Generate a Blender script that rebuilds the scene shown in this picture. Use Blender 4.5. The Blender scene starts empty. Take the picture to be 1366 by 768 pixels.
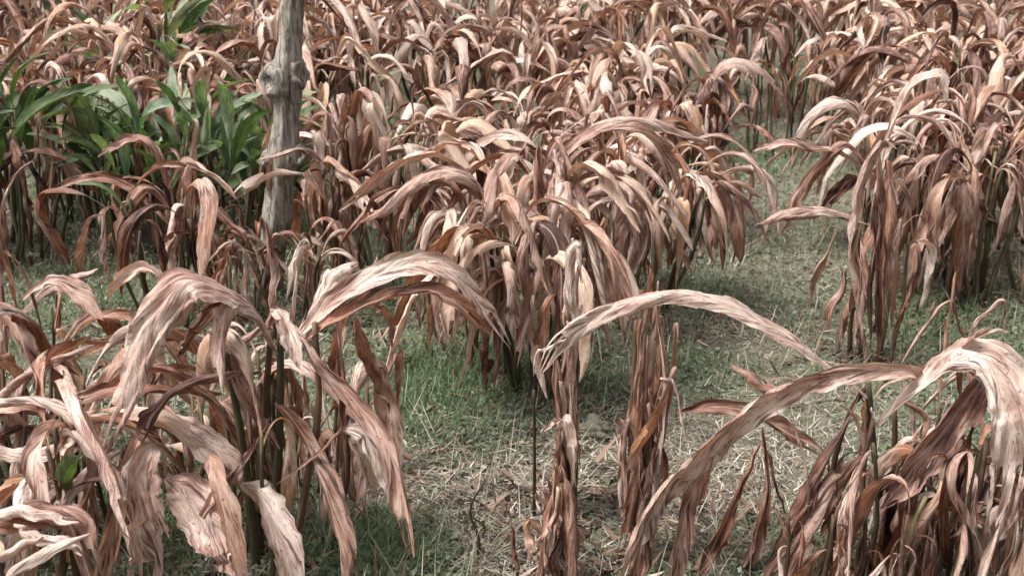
import bpy, math
import numpy as np
from mathutils import Matrix, Vector, Euler

# ------------------------------------------------------------------ camera, sky, sun, exposure
scene = bpy.context.scene
CAM_H, PITCH, FPX = 1.9, math.radians(20.6), 1500.0        # metres, radians, focal length in photo pixels (1366 wide)
cd = bpy.data.cameras.new('camera'); cam = bpy.data.objects.new('camera', cd); scene.collection.objects.link(cam)
cam.location = (0, 0, CAM_H); cam.rotation_euler = (math.pi / 2 - PITCH, 0, 0)
cd.sensor_width = 36.0; cd.lens = 36.0 * FPX / 1366.0; cd.clip_end = 600.0; cd.clip_start = 0.05
cd.dof.use_dof = True; cd.dof.focus_distance = 3.3; cd.dof.aperture_fstop = 7.0
scene.camera = cam

SUN_EL, SUN_AZ = math.radians(62), math.radians(-108)       # azimuth from +Y (away from the camera), positive to the right
world = bpy.data.worlds.new('World'); scene.world = world; world.use_nodes = True
wn, wl = world.node_tree.nodes, world.node_tree.links
bg = wn['Background']
sky = wn.new('ShaderNodeTexSky'); sky.sky_type = 'NISHITA'; sky.sun_disc = False
sky.sun_elevation = SUN_EL; sky.sun_rotation = SUN_AZ
sky.dust_density = 6.0; sky.air_density = 1.0; sky.ozone_density = 1.0
hs = wn.new('ShaderNodeHueSaturation'); hs.inputs['Saturation'].default_value = 0.22     # thin overcast: the blue is washed out
wl.new(sky.outputs[0], hs.inputs['Color']); wl.new(hs.outputs[0], bg.inputs['Color'])
bg.inputs['Strength'].default_value = 0.05
sd = bpy.data.lights.new('sun', 'SUN'); sd.energy = 1.5; sd.angle = math.radians(22); sd.color = (1.0, 0.972, 0.955)
sun = bpy.data.objects.new('sun', sd); scene.collection.objects.link(sun)
sdir = Vector((math.sin(SUN_AZ) * math.cos(SUN_EL), math.cos(SUN_AZ) * math.cos(SUN_EL), math.sin(SUN_EL)))
sun.rotation_euler = sdir.to_track_quat('Z', 'Y').to_euler(); sun.location = (0, 0, 8)
scene.view_settings.view_transform = 'Standard'; scene.view_settings.look = 'None'
scene.view_settings.exposure = 2.05; scene.view_settings.gamma = 1.0
scene.render.engine = 'CYCLES'
scene.cycles.max_bounces = 5; scene.cycles.transmission_bounces = 3; scene.cycles.diffuse_bounces = 2
scene.cycles.use_adaptive_sampling = True; scene.cycles.adaptive_threshold = 0.03

# ------------------------------------------------------------------ helpers
COL = scene.collection
rng = np.random.default_rng(7)

def ground_z(x, y):
    return (0.018 * np.sin(1.7 * x + 0.6 * y) + 0.016 * np.sin(-1.1 * x + 2.3 * y + 1.0)
            + 0.009 * np.sin(4.1 * x + 3.3 * y + 2.0) + 0.006 * np.sin(7.7 * x - 6.1 * y))

cP, sP = math.cos(PITCH), math.sin(PITCH)
def ray(px, py):
    x = (px - 683.0) / FPX; y = -(py - 384.0) / FPX
    return np.array([x, cP + y * sP, -sP + y * cP])
def on_ground(px, py):                      # point of the field seen at a photo pixel
    d = ray(px, py); t = -CAM_H / d[2]
    p = d * t; return np.array([p[0], p[1], float(ground_z(p[0], p[1]))])
def at(px, py, Y):                          # point at forward distance Y seen at a photo pixel
    d = ray(px, py); t = Y / d[1]
    return np.array([d[0] * t, Y, CAM_H + d[2] * t])
def px_size(Y):                             # metres covered by one photo pixel at forward distance Y (about 25 deg down)
    return Y * 1.06 / FPX

def mesh_from(name, verts, quads, uv=None, uvn=None, mat=None, smooth=True, tris=None):
    me = bpy.data.meshes.new(name)
    faces = [list(map(int, q)) for q in quads] + ([list(map(int, q)) for q in tris] if tris is not None else [])
    me.from_pydata([tuple(map(float, v)) for v in verts], [], faces)
    if uv is not None or uvn is not None:
        li = np.empty(len(me.loops), dtype=np.int32); me.loops.foreach_get('vertex_index', li)
        for nm, a in (('metric', uv), ('unit', uvn)):
            if a is None: continue
            l = me.uv_layers.new(name=nm)
            l.data.foreach_set('uv', np.asarray(a, dtype=np.float32)[li].ravel())
    if smooth: me.polygons.foreach_set('use_smooth', np.ones(len(me.polygons), dtype=bool))
    if mat: me.materials.append(mat)
    me.update(); return me

def link(name, me, parent=None):
    o = bpy.data.objects.new(name, me); COL.objects.link(o)
    if parent is not None: o.parent = parent
    return o
def tag(o, label=None, cat=None, group=None, kind=None):
    if label: o['label'] = label
    if cat: o['category'] = cat
    if group: o['group'] = group
    if kind: o['kind'] = kind
    return o
def thing(name, loc, label, cat, group=None):
    o = link(name, None); o.location = tuple(map(float, loc)); o.empty_display_size = 0.1
    return tag(o, label, cat, group)

def smooth_noise(r, n, k):                  # n samples of a smooth random curve with k knots, about -1..1
    k = max(2, k); v = r.uniform(-1, 1, k + 3); t = np.linspace(0, k - 1e-6, n); i = t.astype(int); f = t - i
    f = f * f * (3 - 2 * f); return v[i] * (1 - f) + v[i + 1] * f

# ------------------------------------------------------------------ materials
class NT:
    def __init__(s, name):
        s.m = bpy.data.materials.new(name); s.m.use_nodes = True; s.t = s.m.node_tree; s.t.nodes.clear()
        s.out = s.t.nodes.new('ShaderNodeOutputMaterial')
    def n(s, typ, ins=None, **kw):
        nd = s.t.nodes.new(typ)
        for k, v in kw.items(): setattr(nd, k, v)
        for k, v in (ins or {}).items():
            if isinstance(v, bpy.types.NodeSocket): s.t.links.new(v, nd.inputs[k])
            else: nd.inputs[k].default_value = v
        return nd
    def math(s, op, a, b=0.0, c=None, clamp=False):
        nd = s.n('ShaderNodeMath', {0: a, 1: b}, operation=op, use_clamp=clamp)
        if c is not None:
            if isinstance(c, bpy.types.NodeSocket): s.t.links.new(c, nd.inputs[2])
            else: nd.inputs[2].default_value = c
        return nd.outputs[0]
    def noise(s, vec, scale, detail=3.0, rough=0.55, dist=0.0):
        return s.n('ShaderNodeTexNoise', {'Vector': vec, 'Scale': scale, 'Detail': detail, 'Roughness': rough, 'Distortion': dist}).outputs['Fac']
    def ramp(s, fac, stops, interp='LINEAR'):
        nd = s.n('ShaderNodeValToRGB', {'Fac': fac}); cr = nd.color_ramp; cr.interpolation = interp
        while len(cr.elements) < len(stops): cr.elements.new(0.5)
        for e, (p, c) in zip(cr.elements, stops):
            e.position = p; e.color = (*c, 1.0) if len(c) == 3 else c
        return nd.outputs['Color']
    def mix(s, f, a, b, blend='MIX'):
        nd = s.n('ShaderNodeMix', data_type='RGBA', blend_type=blend)
        for k, v in ((0, f), (6, a), (7, b)):
            if isinstance(v, bpy.types.NodeSocket): s.t.links.new(v, nd.inputs[k])
            else: nd.inputs[k].default_value = v if k == 0 else ((*v, 1.0) if len(v) == 3 else v)
        return nd.outputs[2]
    def maprange(s, v, a, b, c, d):
        return s.n('ShaderNodeMapRange', {'Value': v, 'From Min': a, 'From Max': b, 'To Min': c, 'To Max': d}).outputs[0]

def leaf_material(name, stops, rust, dark, trans_tint, trans, blotch=1.0):
    N = NT(name)
    oi = N.n('ShaderNodeObjectInfo'); sep = N.n('ShaderNodeSeparateColor', {0: oi.outputs['Color']})
    pale, rst, seed = sep.outputs[0], sep.outputs[1], sep.outputs[2]
    uvm = N.n('ShaderNodeUVMap', uv_map='metric').outputs[0]; uvn = N.n('ShaderNodeUVMap', uv_map='unit').outputs[0]
    sm = N.n('ShaderNodeSeparateXYZ', {0: uvm}); sn = N.n('ShaderNodeSeparateXYZ', {0: uvn})
    seedk = N.math('MULTIPLY', seed, 37.0)
    au = N.math('ABSOLUTE', sm.outputs[0])
    # veins leave the midrib at an acute angle: s runs across them, q along them
    s_ = N.math('SUBTRACT', N.math('MULTIPLY', au, 0.98), N.math('MULTIPLY', sm.outputs[1], 0.17))
    q_ = N.math('ADD', N.math('MULTIPLY', au, 0.17), N.math('MULTIPLY', sm.outputs[1], 0.98))
    sidek = N.math('MULTIPLY', N.math('SIGN', sm.outputs[0]), 3.7)
    vein = N.n('ShaderNodeCombineXYZ', {0: N.math('MULTIPLY', s_, 130.0), 1: N.math('MULTIPLY', q_, 8.0), 2: N.math('ADD', seedk, sidek)}).outputs[0]
    strk = N.noise(vein, 1.0, 3.0, 0.6)
    fine = N.n('ShaderNodeCombineXYZ', {0: N.math('MULTIPLY', s_, 420.0), 1: N.math('MULTIPLY', q_, 22.0), 2: seedk}).outputs[0]
    fnv = N.noise(fine, 1.0, 1.0, 0.5)
    base = N.n('ShaderNodeCombineXYZ', {0: sm.outputs[0], 1: N.math('MULTIPLY', sm.outputs[1], 0.6), 2: seedk}).outputs[0]
    patch = N.noise(base, 13.0, 3.0, 0.6, 0.4)
    base2 = N.n('ShaderNodeCombineXYZ', {0: sm.outputs[0], 1: N.math('MULTIPLY', sm.outputs[1], 0.5), 2: N.math('ADD', seedk, 11.3)}).outputs[0]
    patch2 = N.noise(base2, 9.0, 2.0, 0.55)
    speck = N.noise(base2, 150.0, 1.0, 0.6)
    f = N.math('MULTIPLY', strk, 0.62)
    f = N.math('ADD', f, N.math('MULTIPLY', patch, 0.75))
    f = N.math('ADD', f, N.math('MULTIPLY', fnv, 0.36))
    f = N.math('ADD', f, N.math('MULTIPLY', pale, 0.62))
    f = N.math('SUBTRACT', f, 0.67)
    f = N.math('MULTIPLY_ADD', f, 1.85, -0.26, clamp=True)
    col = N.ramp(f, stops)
    rf = N.math('MULTIPLY', N.maprange(patch2, 0.32, 0.62, 0.0, 1.0), rst)
    col = N.mix(rf, col, N.mix(1.0, N.ramp(N.math('ADD', N.math('MULTIPLY', f, 0.7), 0.15), rust), (1, 1, 1), 'MULTIPLY'))
    # dry dark blotches along the veins and spots
    bl = N.math('MULTIPLY', N.maprange(N.math('ADD', N.math('MULTIPLY', strk, 0.6), N.math('MULTIPLY', patch2, 0.4)), 0.455, 0.345, 0.0, 0.9 * blotch), 1.0)
    col = N.mix(bl, col, dark)
    col = N.mix(N.maprange(speck, 0.36, 0.28, 0.0, 0.6 * blotch), col, dark)
    fr = N.math('FRACT', N.math('MULTIPLY', seed, 7.13))          # leaf to leaf: some straw yellow, some greyed, some rotted dark
    col = N.mix(N.maprange(fr, 0.68, 1.0, 0.0, 0.75), col, N.mix(1.0, col, (1.05, 0.97, 0.80), 'MULTIPLY'))
    col = N.mix(N.maprange(fr, 0.28, 0.0, 0.0, 0.8), col, N.mix(1.0, col, (0.55, 0.47, 0.45), 'MULTIPLY'))
    eg = N.math('ABSOLUTE', N.math('SUBTRACT', sn.outputs[0], 0.5))                # scorched margins, broken up
    ef = N.math('MULTIPLY', N.maprange(eg, 0.33, 0.5, 0.0, 1.0), N.maprange(patch2, 0.42, 0.58, 0.0, 0.75 * blotch))
    col = N.mix(ef, col, N.mix(0.5, col, dark))
    tipf = N.math('MULTIPLY', N.maprange(sn.outputs[1], 0.55, 1.0, 0.0, 1.0), N.maprange(patch, 0.40, 0.60, 0.0, 0.8 * blotch))
    col = N.mix(tipf, col, N.mix(0.55, col, (0.10, 0.05, 0.036)))
    # midrib, paler than the blade
    mr = N.maprange(N.math('ABSOLUTE', N.math('SUBTRACT', sn.outputs[0], 0.5)), 0.012, 0.05, 0.6, 0.0)
    col = N.mix(mr, col, stops[-2][1])
    bmp = N.n('ShaderNodeBump', {'Strength': 0.75, 'Distance': 0.007,
              'Height': N.math('ADD', N.math('MULTIPLY', strk, 1.0), N.math('ADD', N.math('MULTIPLY', fnv, 0.35), N.math('MULTIPLY', N.noise(base2, 55.0, 2.0, 0.6), 0.6)))})
    pb = N.n('ShaderNodeBsdfPrincipled', {'Base Color': col, 'Roughness': 0.62, 'Specular IOR Level': 0.32, 'Normal': bmp.outputs[0]})
    tr = N.n('ShaderNodeBsdfTranslucent', {'Color': N.mix(1.0, col, trans_tint, 'MULTIPLY'), 'Normal': bmp.outputs[0]})
    mx = N.n('ShaderNodeMixShader', {0: trans, 1: pb.outputs[0], 2: tr.outputs[0]})
    N.t.links.new(mx.outputs[0], N.out.inputs[0]); return N.m

M_DRY = leaf_material('dry_leaf',
    [(0.0, (0.028, 0.014, 0.012)), (0.24, (0.105, 0.053, 0.042)), (0.48, (0.295, 0.166, 0.134)), (0.74, (0.500, 0.355, 0.300)), (1.0, (0.690, 0.575, 0.500))],
    [(0.0, (0.075, 0.024, 0.012)), (0.5, (0.250, 0.098, 0.045)), (1.0, (0.50, 0.27, 0.135))],
    (0.045, 0.026, 0.021), (1.0, 0.66, 0.42), 0.22)
M_GREEN = leaf_material('green_leaf',
    [(0.0, (0.026, 0.045, 0.020)), (0.3, (0.060, 0.104, 0.050)), (0.55, (0.112, 0.170, 0.098)), (0.8, (0.195, 0.255, 0.185)), (1.0, (0.34, 0.37, 0.25))],
    [(0.0, (0.10, 0.14, 0.03)), (0.5, (0.25, 0.26, 0.06)), (1.0, (0.40, 0.33, 0.12))],
    (0.05, 0.06, 0.02), (0.75, 1.0, 0.35), 0.30, 0.35)

def stem_material(name, stops):
    N = NT(name); oi = N.n('ShaderNodeObjectInfo'); sep = N.n('ShaderNodeSeparateColor', {0: oi.outputs['Color']})
    uvm = N.n('ShaderNodeUVMap', uv_map='metric').outputs[0]; s = N.n('ShaderNodeSeparateXYZ', {0: uvm})
    v = N.n('ShaderNodeCombineXYZ', {0: N.math('MULTIPLY', s.outputs[0], 130.0), 1: N.math('MULTIPLY', s.outputs[1], 7.0), 2: N.math('MULTIPLY', sep.outputs[2], 37.0)}).outputs[0]
    a = N.noise(v, 1.0, 4.0, 0.65)
    v2 = N.n('ShaderNodeCombineXYZ', {0: s.outputs[0], 1: s.outputs[1], 2: N.math('MULTIPLY', sep.outputs[2], 51.0)}).outputs[0]
    b = N.noise(v2, 12.0, 3.0)
    f = N.math('ADD', N.math('MULTIPLY', a, 0.8), N.math('MULTIPLY', b, 0.6)); f = N.math('ADD', f, N.math('MULTIPLY', sep.outputs[0], 0.6))
    f = N.math('SUBTRACT', f, 0.55, clamp=True)
    col = N.ramp(f, stops)
    bmp = N.n('ShaderNodeBump', {'Strength': 0.6, 'Distance': 0.004, 'Height': a})
    pb = N.n('ShaderNodeBsdfPrincipled', {'Base Color': col, 'Roughness': 0.7, 'Specular IOR Level': 0.3, 'Normal': bmp.outputs[0]})
    N.t.links.new(pb.outputs[0], N.out.inputs[0]); return N.m
M_STEM = stem_material('withered_stem', [(0.0, (0.022, 0.016, 0.010)), (0.35, (0.075, 0.046, 0.028)), (0.65, (0.17, 0.105, 0.068)), (1.0, (0.36, 0.26, 0.18))])
M_STEMG = stem_material('green_stem', [(0.0, (0.022, 0.020, 0.011)), (0.35, (0.060, 0.054, 0.026)), (0.65, (0.120, 0.104, 0.052)), (1.0, (0.24, 0.19, 0.11))])

def ground_material():
    N = NT('field_soil'); tc = N.n('ShaderNodeTexCoord').outputs['Object']
    a = N.noise(tc, 1.1, 5.0, 0.6, 0.3); b = N.noise(tc, 14.0, 5.0, 0.65, 0.2); c = N.noise(tc, 90.0, 3.0, 0.6)
    soil = N.ramp(N.math('ADD', N.math('MULTIPLY', b, 0.6), N.math('MULTIPLY', c, 0.4)),
                  [(0.3, (0.050, 0.043, 0.033)), (0.5, (0.125, 0.110, 0.085)), (0.7, (0.25, 0.225, 0.18))])
    moss = N.ramp(N.math('ADD', N.math('MULTIPLY', b, 0.5), N.math('MULTIPLY', c, 0.5)), [(0.3, (0.035, 0.045, 0.024)), (0.7, (0.14, 0.165, 0.095))])
    col = N.mix(N.maprange(a, 0.40, 0.62, 0.0, 0.65), soil, moss)
    bmp = N.n('ShaderNodeBump', {'Strength': 0.9, 'Distance': 0.03, 'Height': N.math('ADD', N.math('MULTIPLY', b, 0.7), N.math('MULTIPLY', c, 0.3))})
    pb = N.n('ShaderNodeBsdfPrincipled', {'Base Color': col, 'Roughness': 0.95, 'Specular IOR Level': 0.1, 'Normal': bmp.outputs[0]})
    N.t.links.new(pb.outputs[0], N.out.inputs[0]); return N.m
M_GROUND = ground_material()

def blade_material(name, stops, trans=0.25, tint=(0.8, 1.0, 0.4)):
    N = NT(name); at_ = N.n('ShaderNodeAttribute', attribute_name='tone')
    col = N.ramp(at_.outputs['Fac'], stops)
    pb = N.n('ShaderNodeBsdfPrincipled', {'Base Color': col, 'Roughness': 0.65, 'Specular IOR Level': 0.25})
    tr = N.n('ShaderNodeBsdfTranslucent', {'Color': N.mix(1.0, col, tint, 'MULTIPLY')})
    mx = N.n('ShaderNodeMixShader', {0: trans, 1: pb.outputs[0], 2: tr.outputs[0]})
    N.t.links.new(mx.outputs[0], N.out.inputs[0]); return N.m
M_GRASS = blade_material('grass_blade', [(0.0, (0.055, 0.105, 0.036)), (0.40, (0.115, 0.165, 0.082)), (0.75, (0.19, 0.225, 0.13)), (1.0, (0.36, 0.33, 0.22))])
M_STRAW = blade_material('straw', [(0.0, (0.09, 0.072, 0.052)), (0.4, (0.22, 0.195, 0.150)), (0.75, (0.37, 0.335, 0.27)), (1.0, (0.54, 0.50, 0.42))], 0.08, (1, 0.8, 0.6))
M_WEED = blade_material('weed_leaf', [(0.0, (0.050, 0.072, 0.042)), (0.5, (0.120, 0.155, 0.100)), (1.0, (0.27, 0.30, 0.215))])

def wood_material(name, stops, sx=60.0, sz=4.0):
    N = NT(name); tc = N.n('ShaderNodeTexCoord').outputs['Object']
    mp = N.n('ShaderNodeMapping', {'Vector': tc, 'Scale': (sx, sx, sz)}).outputs[0]
    a = N.noise(mp, 1.0, 5.0, 0.65, 0.6); b = N.noise(tc, 9.0, 4.0, 0.6, 0.5); c = N.noise(tc, 60.0, 3.0)
    f = N.math('ADD', N.math('MULTIPLY', a, 0.6), N.math('MULTIPLY', b, 0.45))
    col = N.ramp(N.math('SUBTRACT', f, 0.02), stops)
    col = N.mix(N.maprange(c, 0.60, 0.72, 0.0, 0.5), col, (0.36, 0.35, 0.32))
    crk = N.noise(N.n('ShaderNodeMapping', {'Vector': tc, 'Scale': (sx * 1.6, sx * 1.6, sz * 1.4)}).outputs[0], 1.0, 3.0, 0.6, 0.3)
    col = N.mix(N.maprange(crk, 0.41, 0.33, 0.0, 0.6), col, (0.06, 0.05, 0.042))
    bmp = N.n('ShaderNodeBump', {'Strength': 1.0, 'Distance': 0.012, 'Height': N.math('ADD', N.math('ADD', a, N.math('MULTIPLY', c, 0.2)), N.maprange(crk, 0.34, 0.46, 0.0, 1.0))})
    pb = N.n('ShaderNodeBsdfPrincipled', {'Base Color': col, 'Roughness': 0.85, 'Specular IOR Level': 0.2, 'Normal': bmp.outputs[0]})
    N.t.links.new(pb.outputs[0], N.out.inputs[0]); return N.m
M_BARK = wood_material('grey_bark', [(0.30, (0.045, 0.036, 0.028)), (0.42, (0.170, 0.147, 0.122)), (0.52, (0.295, 0.265, 0.222)), (0.70, (0.43, 0.395, 0.34))])
M_STICK = wood_material('pale_stick', [(0.30, (0.12, 0.10, 0.085)), (0.5, (0.30, 0.27, 0.23)), (0.75, (0.48, 0.45, 0.40))], 90.0, 90.0)

# ------------------------------------------------------------------ the field
gx = np.concatenate([np.linspace(-120, -12, 10), np.linspace(-11, 11, 221), np.linspace(12, 120, 10)])
gy = np.concatenate([np.linspace(-60, 0, 8), np.linspace(0.5, 20, 196), np.linspace(22, 240, 14)])
X, Y = np.meshgrid(gx, gy); Z = ground_z(X, Y)
Z = Z + 0.006 * rng.standard_normal(Z.shape) * ((np.abs(X) < 11) & (Y < 20) & (Y > 0.4))
V = np.stack([X, Y, Z], -1).reshape(-1, 3); nx, ny = len(gx), len(gy)
ii = (np.arange(ny - 1)[:, None] * nx + np.arange(nx - 1)[None]).ravel()
ground = link('ground', mesh_from('ground', V, np.stack([ii, ii + 1, ii + nx + 1, ii + nx], 1), mat=M_GROUND))
tag(ground, 'grey brown field soil with patchy green cover', 'ground', kind='structure')

# ------------------------------------------------------------------ leaf blades and stems
def frames(P):
    T = np.gradient(P, axis=0); T /= np.linalg.norm(T, axis=1)[:, None] + 1e-9
    h = np.array([T[0, 1], -T[0, 0], 0.0])
    d = P[-1] - P[0]
    if np.linalg.norm(h) < 0.3: h = np.array([d[1], -d[0], 0.0])
    if np.linalg.norm(h) < 1e-4: h = np.array([1.0, 0, 0])
    S = np.zeros_like(P); s = h / np.linalg.norm(h)
    for i in range(len(P)):                                     # carried along without spin
        s = s - T[i] * np.dot(s, T[i]); s /= np.linalg.norm(s) + 1e-9; S[i] = s
    return T, S, np.cross(S, T)

def blade_mesh(name, P, w, r, nu=8, roll=None, fold=0.25, curl=0.5, ripple=0.16, pleat=0.07, mat=None, tear=0, ragged=0.08, crumple=0.075):
    n = len(P); T, S, Nn = frames(P)
    L = np.concatenate([[0], np.cumsum(np.linalg.norm(np.diff(P, axis=0), axis=1))]); tt = L / L[-1]
    roll = np.zeros(n) if roll is None else roll
    u = np.linspace(-1, 1, nu + 1)
    half = nu // 2; k = np.linspace(0, 1, half + 1)
    verts = np.zeros((n, nu + 1, 3)); uvm = np.zeros((n, nu + 1, 2)); uvn = np.zeros((n, nu + 1, 2))
    fl = fold * (1 + 0.6 * smooth_noise(r, n, 5)); ck = n // 4 + 2
    cur = [curl * (1 + 0.8 * smooth_noise(r, n, 5)), curl * (1 + 0.8 * smooth_noise(r, n, 5))]
    rip = [ripple * smooth_noise(r, n, ck), ripple * smooth_noise(r, n, ck)]
    rag = [1 + ragged * smooth_noise(r, n, n // 2), 1 + ragged * smooth_noise(r, n, n // 2)]
    ph = 2.5 * smooth_noise(r, n, 4); np_ = r.uniform(2.2, 3.6)
    cr, sr = np.cos(roll), np.sin(roll)
    crs = [(r.uniform(90, 260) * r.choice([-1, 1]), r.uniform(8, 55), r.uniform(0, 6.28), crumple * r.uniform(.4, 1.1)) for _ in range(6)]
    S2 = S * cr[:, None] + Nn * sr[:, None]; N2 = Nn * cr[:, None] - S * sr[:, None]
    for sd_, idx in ((-1, 0), (1, 1)):
        th = fl[:, None] + cur[idx][:, None] * k[None] * 1.6
        dx = np.cos(th); dz = np.sin(th)
        x = np.concatenate([np.zeros((n, 1)), np.cumsum((dx[:, 1:] + dx[:, :-1]) / 2 / half, 1)], 1)
        z = np.concatenate([np.zeros((n, 1)), np.cumsum((dz[:, 1:] + dz[:, :-1]) / 2 / half, 1)], 1)
        z = z + rip[idx][:, None] * k[None] ** 2 + pleat * np.sin(np_ * math.pi * k[None] + ph[:, None] + idx * 2.1) * k[None] * np.minimum(1, 3 * k[None])
        ww = (w * rag[idx])[:, None]
        for (ku, kv, p0, am) in crs:
            z = z + am * np.sin(ku * sd_ * k[None] * w[:, None] + kv * L[:, None] + p0) * (.4 + .6 * np.sin(math.pi * k[None] * .8))
        pts = P[:, None] + S2[:, None] * (sd_ * x * ww)[..., None] + N2[:, None] * (z * ww)[..., None]
        js = half + sd_ * np.arange(half + 1)
        verts[:, js] = pts
    uvm[..., 0] = u[None] * w[:, None]; uvm[..., 1] = L[:, None]
    uvn[..., 0] = u[None] * 0.5 + 0.5; uvn[..., 1] = tt[:, None]
    a = (np.arange(n - 1)[:, None] * (nu + 1) + np.arange(nu)[None])
    keep = np.ones((n - 1, nu), bool)
    for _ in range(tear):                                        # torn slits that run in from the edge or the tip
        j = int(r.choice([0, nu - 1])); i0 = r.integers(int(n * .35), n - 2); keep[i0:i0 + r.integers(1, max(2, n // 7)), j] = False
        if r.random() < 0.7:                                     # the tip splits into strips
            j = int(r.integers(1, nu - 1)); verts[int(n * r.uniform(.70, .88)):, j + 1:] += N2[-1] * w.max() * r.uniform(-.5, .5) + S2[-1] * w.max() * .12; keep[int(n * .86):, j] = False
    a = a[keep].ravel()
    q = np.stack([a, a + 1, a + nu + 2, a + nu + 1], 1)
    return mesh_from(name, verts.reshape(-1, 3), q, uvm.reshape(-1, 2), uvn.reshape(-1, 2), mat)

def lance(n, W, pet, r, pw=0.012, a=0.75, b=0.85, wilt=0.35):
    t = np.linspace(0, 1, n); s = np.clip((t - pet) / (1 - pet), 0, 1)
    f = (s ** a) * ((1 - s) ** b); f /= f.max()
    f = f * (1 - wilt * (0.5 + 0.5 * smooth_noise(r, n, 5)))
    return np.maximum(pw * (1 - 0.9 * t), W * f)

def arc_path(n, L, e0, e1, tb, k, azd, r, wig=0.10):
    t = np.linspace(0, 1, n); sg = 1 / (1 + np.exp(-(t - tb) / k)); s0 = 1 / (1 + math.exp(tb / k)); s1 = 1 / (1 + math.exp(-(1 - tb) / k))
    e = e0 + (e1 - e0) * (sg - s0) / (s1 - s0) + wig * smooth_noise(r, n, 5) * t
    az = azd * t ** 1.5 + wig * 1.2 * smooth_noise(r, n, 4) * t
    if wig > .06:                                                # dry leaves also buckle
        for _ in range(2):
            if r.random() < .6:
                tk = r.uniform(.3, .85); st_ = 1 / (1 + np.exp(-(t - tk) / .02)); e = e + st_ * r.uniform(-.5, .35); az = az + st_ * r.uniform(-.8, .8)
        e = np.clip(e, -1.75, 1.6)
    d = np.stack([np.cos(e) * np.cos(az), np.cos(e) * np.sin(az), np.sin(e)], 1)
    P = np.concatenate([[np.zeros(3)], np.cumsum((d[1:] + d[:-1]) / 2 * L / (n - 1), 0)]); return P

D = math.radians
def make_leaf(style, r, n, nu, mat):
    u = r.uniform
    if style == 'arch':   P = arc_path(n, u(.52, .80), D(u(40, 80)), D(u(-92, -58)), u(.30, .48), u(.08, .15), u(-.6, .6), r); W, pet, curl, fold = u(.034, .062), u(.12, .22), u(.3, 1.5), u(0, .6)
    elif style == 'hang': P = arc_path(n, u(.42, .70), D(u(45, 80)), D(u(-90, -80)), u(.10, .22), u(.03, .06), u(-.5, .5), r, .14); W, pet, curl, fold = u(.032, .060), u(.08, .16), u(.3, 1.4), u(0, .6)
    elif style == 'drape': P = arc_path(n, u(.35, .60), D(u(10, 40)), D(u(-92, -84)), u(.06, .12), u(.03, .05), u(-.4, .4), r, .10); W, pet, curl, fold = u(.022, .040), u(.04, .10), u(.7, 1.6), u(.2, .8)
    elif style == 'snap': P = arc_path(n, u(.45, .75), D(u(35, 80)), D(u(-98, -62)), u(.16, .5), u(.012, .03), u(-.8, .8), r, .16); W, pet, curl, fold = u(.032, .060), u(.1, .2), u(.3, 1.5), u(0, .6)
    elif style == 'spread': P = arc_path(n, u(.45, .70), D(u(35, 68)), D(u(-60, -15)), u(.26, .50), u(.10, .18), u(-.6, .6), r); W, pet, curl, fold = u(.034, .060), u(.14, .24), u(.3, 1.4), u(0, .6)
    elif style == 'spike': P = arc_path(n, u(.28, .45), D(u(76, 88)), D(u(30, 75)), .6, .15, u(-.4, .4), r); W, pet, curl, fold = u(.016, .026), .05, u(1.0, 1.8), u(.4, .9)
    else:                  P = arc_path(n, u(.48, .72), D(u(62, 84)), D(u(-30, 45)), u(.5, .8), u(.14, .22), u(-.4, .4), r, .05); W, pet, curl, fold = u(.042, .062), u(.18, .28), u(.05, .4), u(.05, .4)
    if style == 'green': w = lance(n, W, pet, r, .006, .7, .8, .05); kw = dict(ripple=.06, pleat=.02, ragged=.02, crumple=.012)
    else: w = lance(n, W, pet, r, .007, u(.6, .9), u(.6, .9)); kw = dict(ripple=u(.1, .3), pleat=u(.05, .12), tear=int(r.integers(0, 3)) if n > 16 else 0)
    if r.random() < .45 and style != 'green': curl, fold = -curl * .8, -fold * .6
    roll = u(-.5, .5) + u(-1.5, 1.5) * np.linspace(0, 1, n) ** 1.3 * (0.25 if style == 'green' else 1)
    return blade_mesh('leaf', P, w, r, nu, roll, fold, curl, mat=mat, **kw)

STYLES = ['arch', 'hang', 'drape', 'spread', 'spike', 'green', 'snap']
LIB = {}
def lib(level, style):
    if (level, style) not in LIB:
        n, nu, c = {'far': (14, 4, 16), 'mid': (22, 6, 20), 'near': (34, 8, 22)}[level]
        r = np.random.default_rng(STYLES.index(style) * 100 + {'far': 1, 'mid': 2, 'near': 3}[level])
        LIB[level, style] = [make_leaf(style, r, n, nu, M_GREEN if style == 'green' else M_DRY) for _ in range(c)]
    return LIB[level, style]

def tube_mesh(name, P, rad, ns=8, mat=None, jag=0.0, r=None, cap=True):
    n = len(P); T, S, Nn = frames(P); a = np.linspace(0, 2 * math.pi, ns, endpoint=False)
    rr = np.asarray(rad)[:, None] * np.ones((1, ns))
    if r is not None and jag: rr = rr * (1 + jag * r.uniform(-1, 1, (n, ns)))
    V = P[:, None] + S[:, None] * (np.cos(a) * rr)[..., None] + Nn[:, None] * (np.sin(a) * rr)[..., None]
    L = np.concatenate([[0], np.cumsum(np.linalg.norm(np.diff(P, axis=0), axis=1))])
    uv = np.stack([np.broadcast_to(a[None] * np.mean(rad), (n, ns)), np.broadcast_to(L[:, None], (n, ns))], -1)
    q = [[i * ns + j, i * ns + (j + 1) % ns, (i + 1) * ns + (j + 1) % ns, (i + 1) * ns + j] for i in range(n - 1) for j in range(ns)]
    V = V.reshape(-1, 3); uv = uv.reshape(-1, 2)
    caps = [list(range(ns))[::-1], [(n - 1) * ns + j for j in range(ns)]] if cap else None
    return mesh_from(name, V, q, uv, None, mat, tris=caps)

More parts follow.
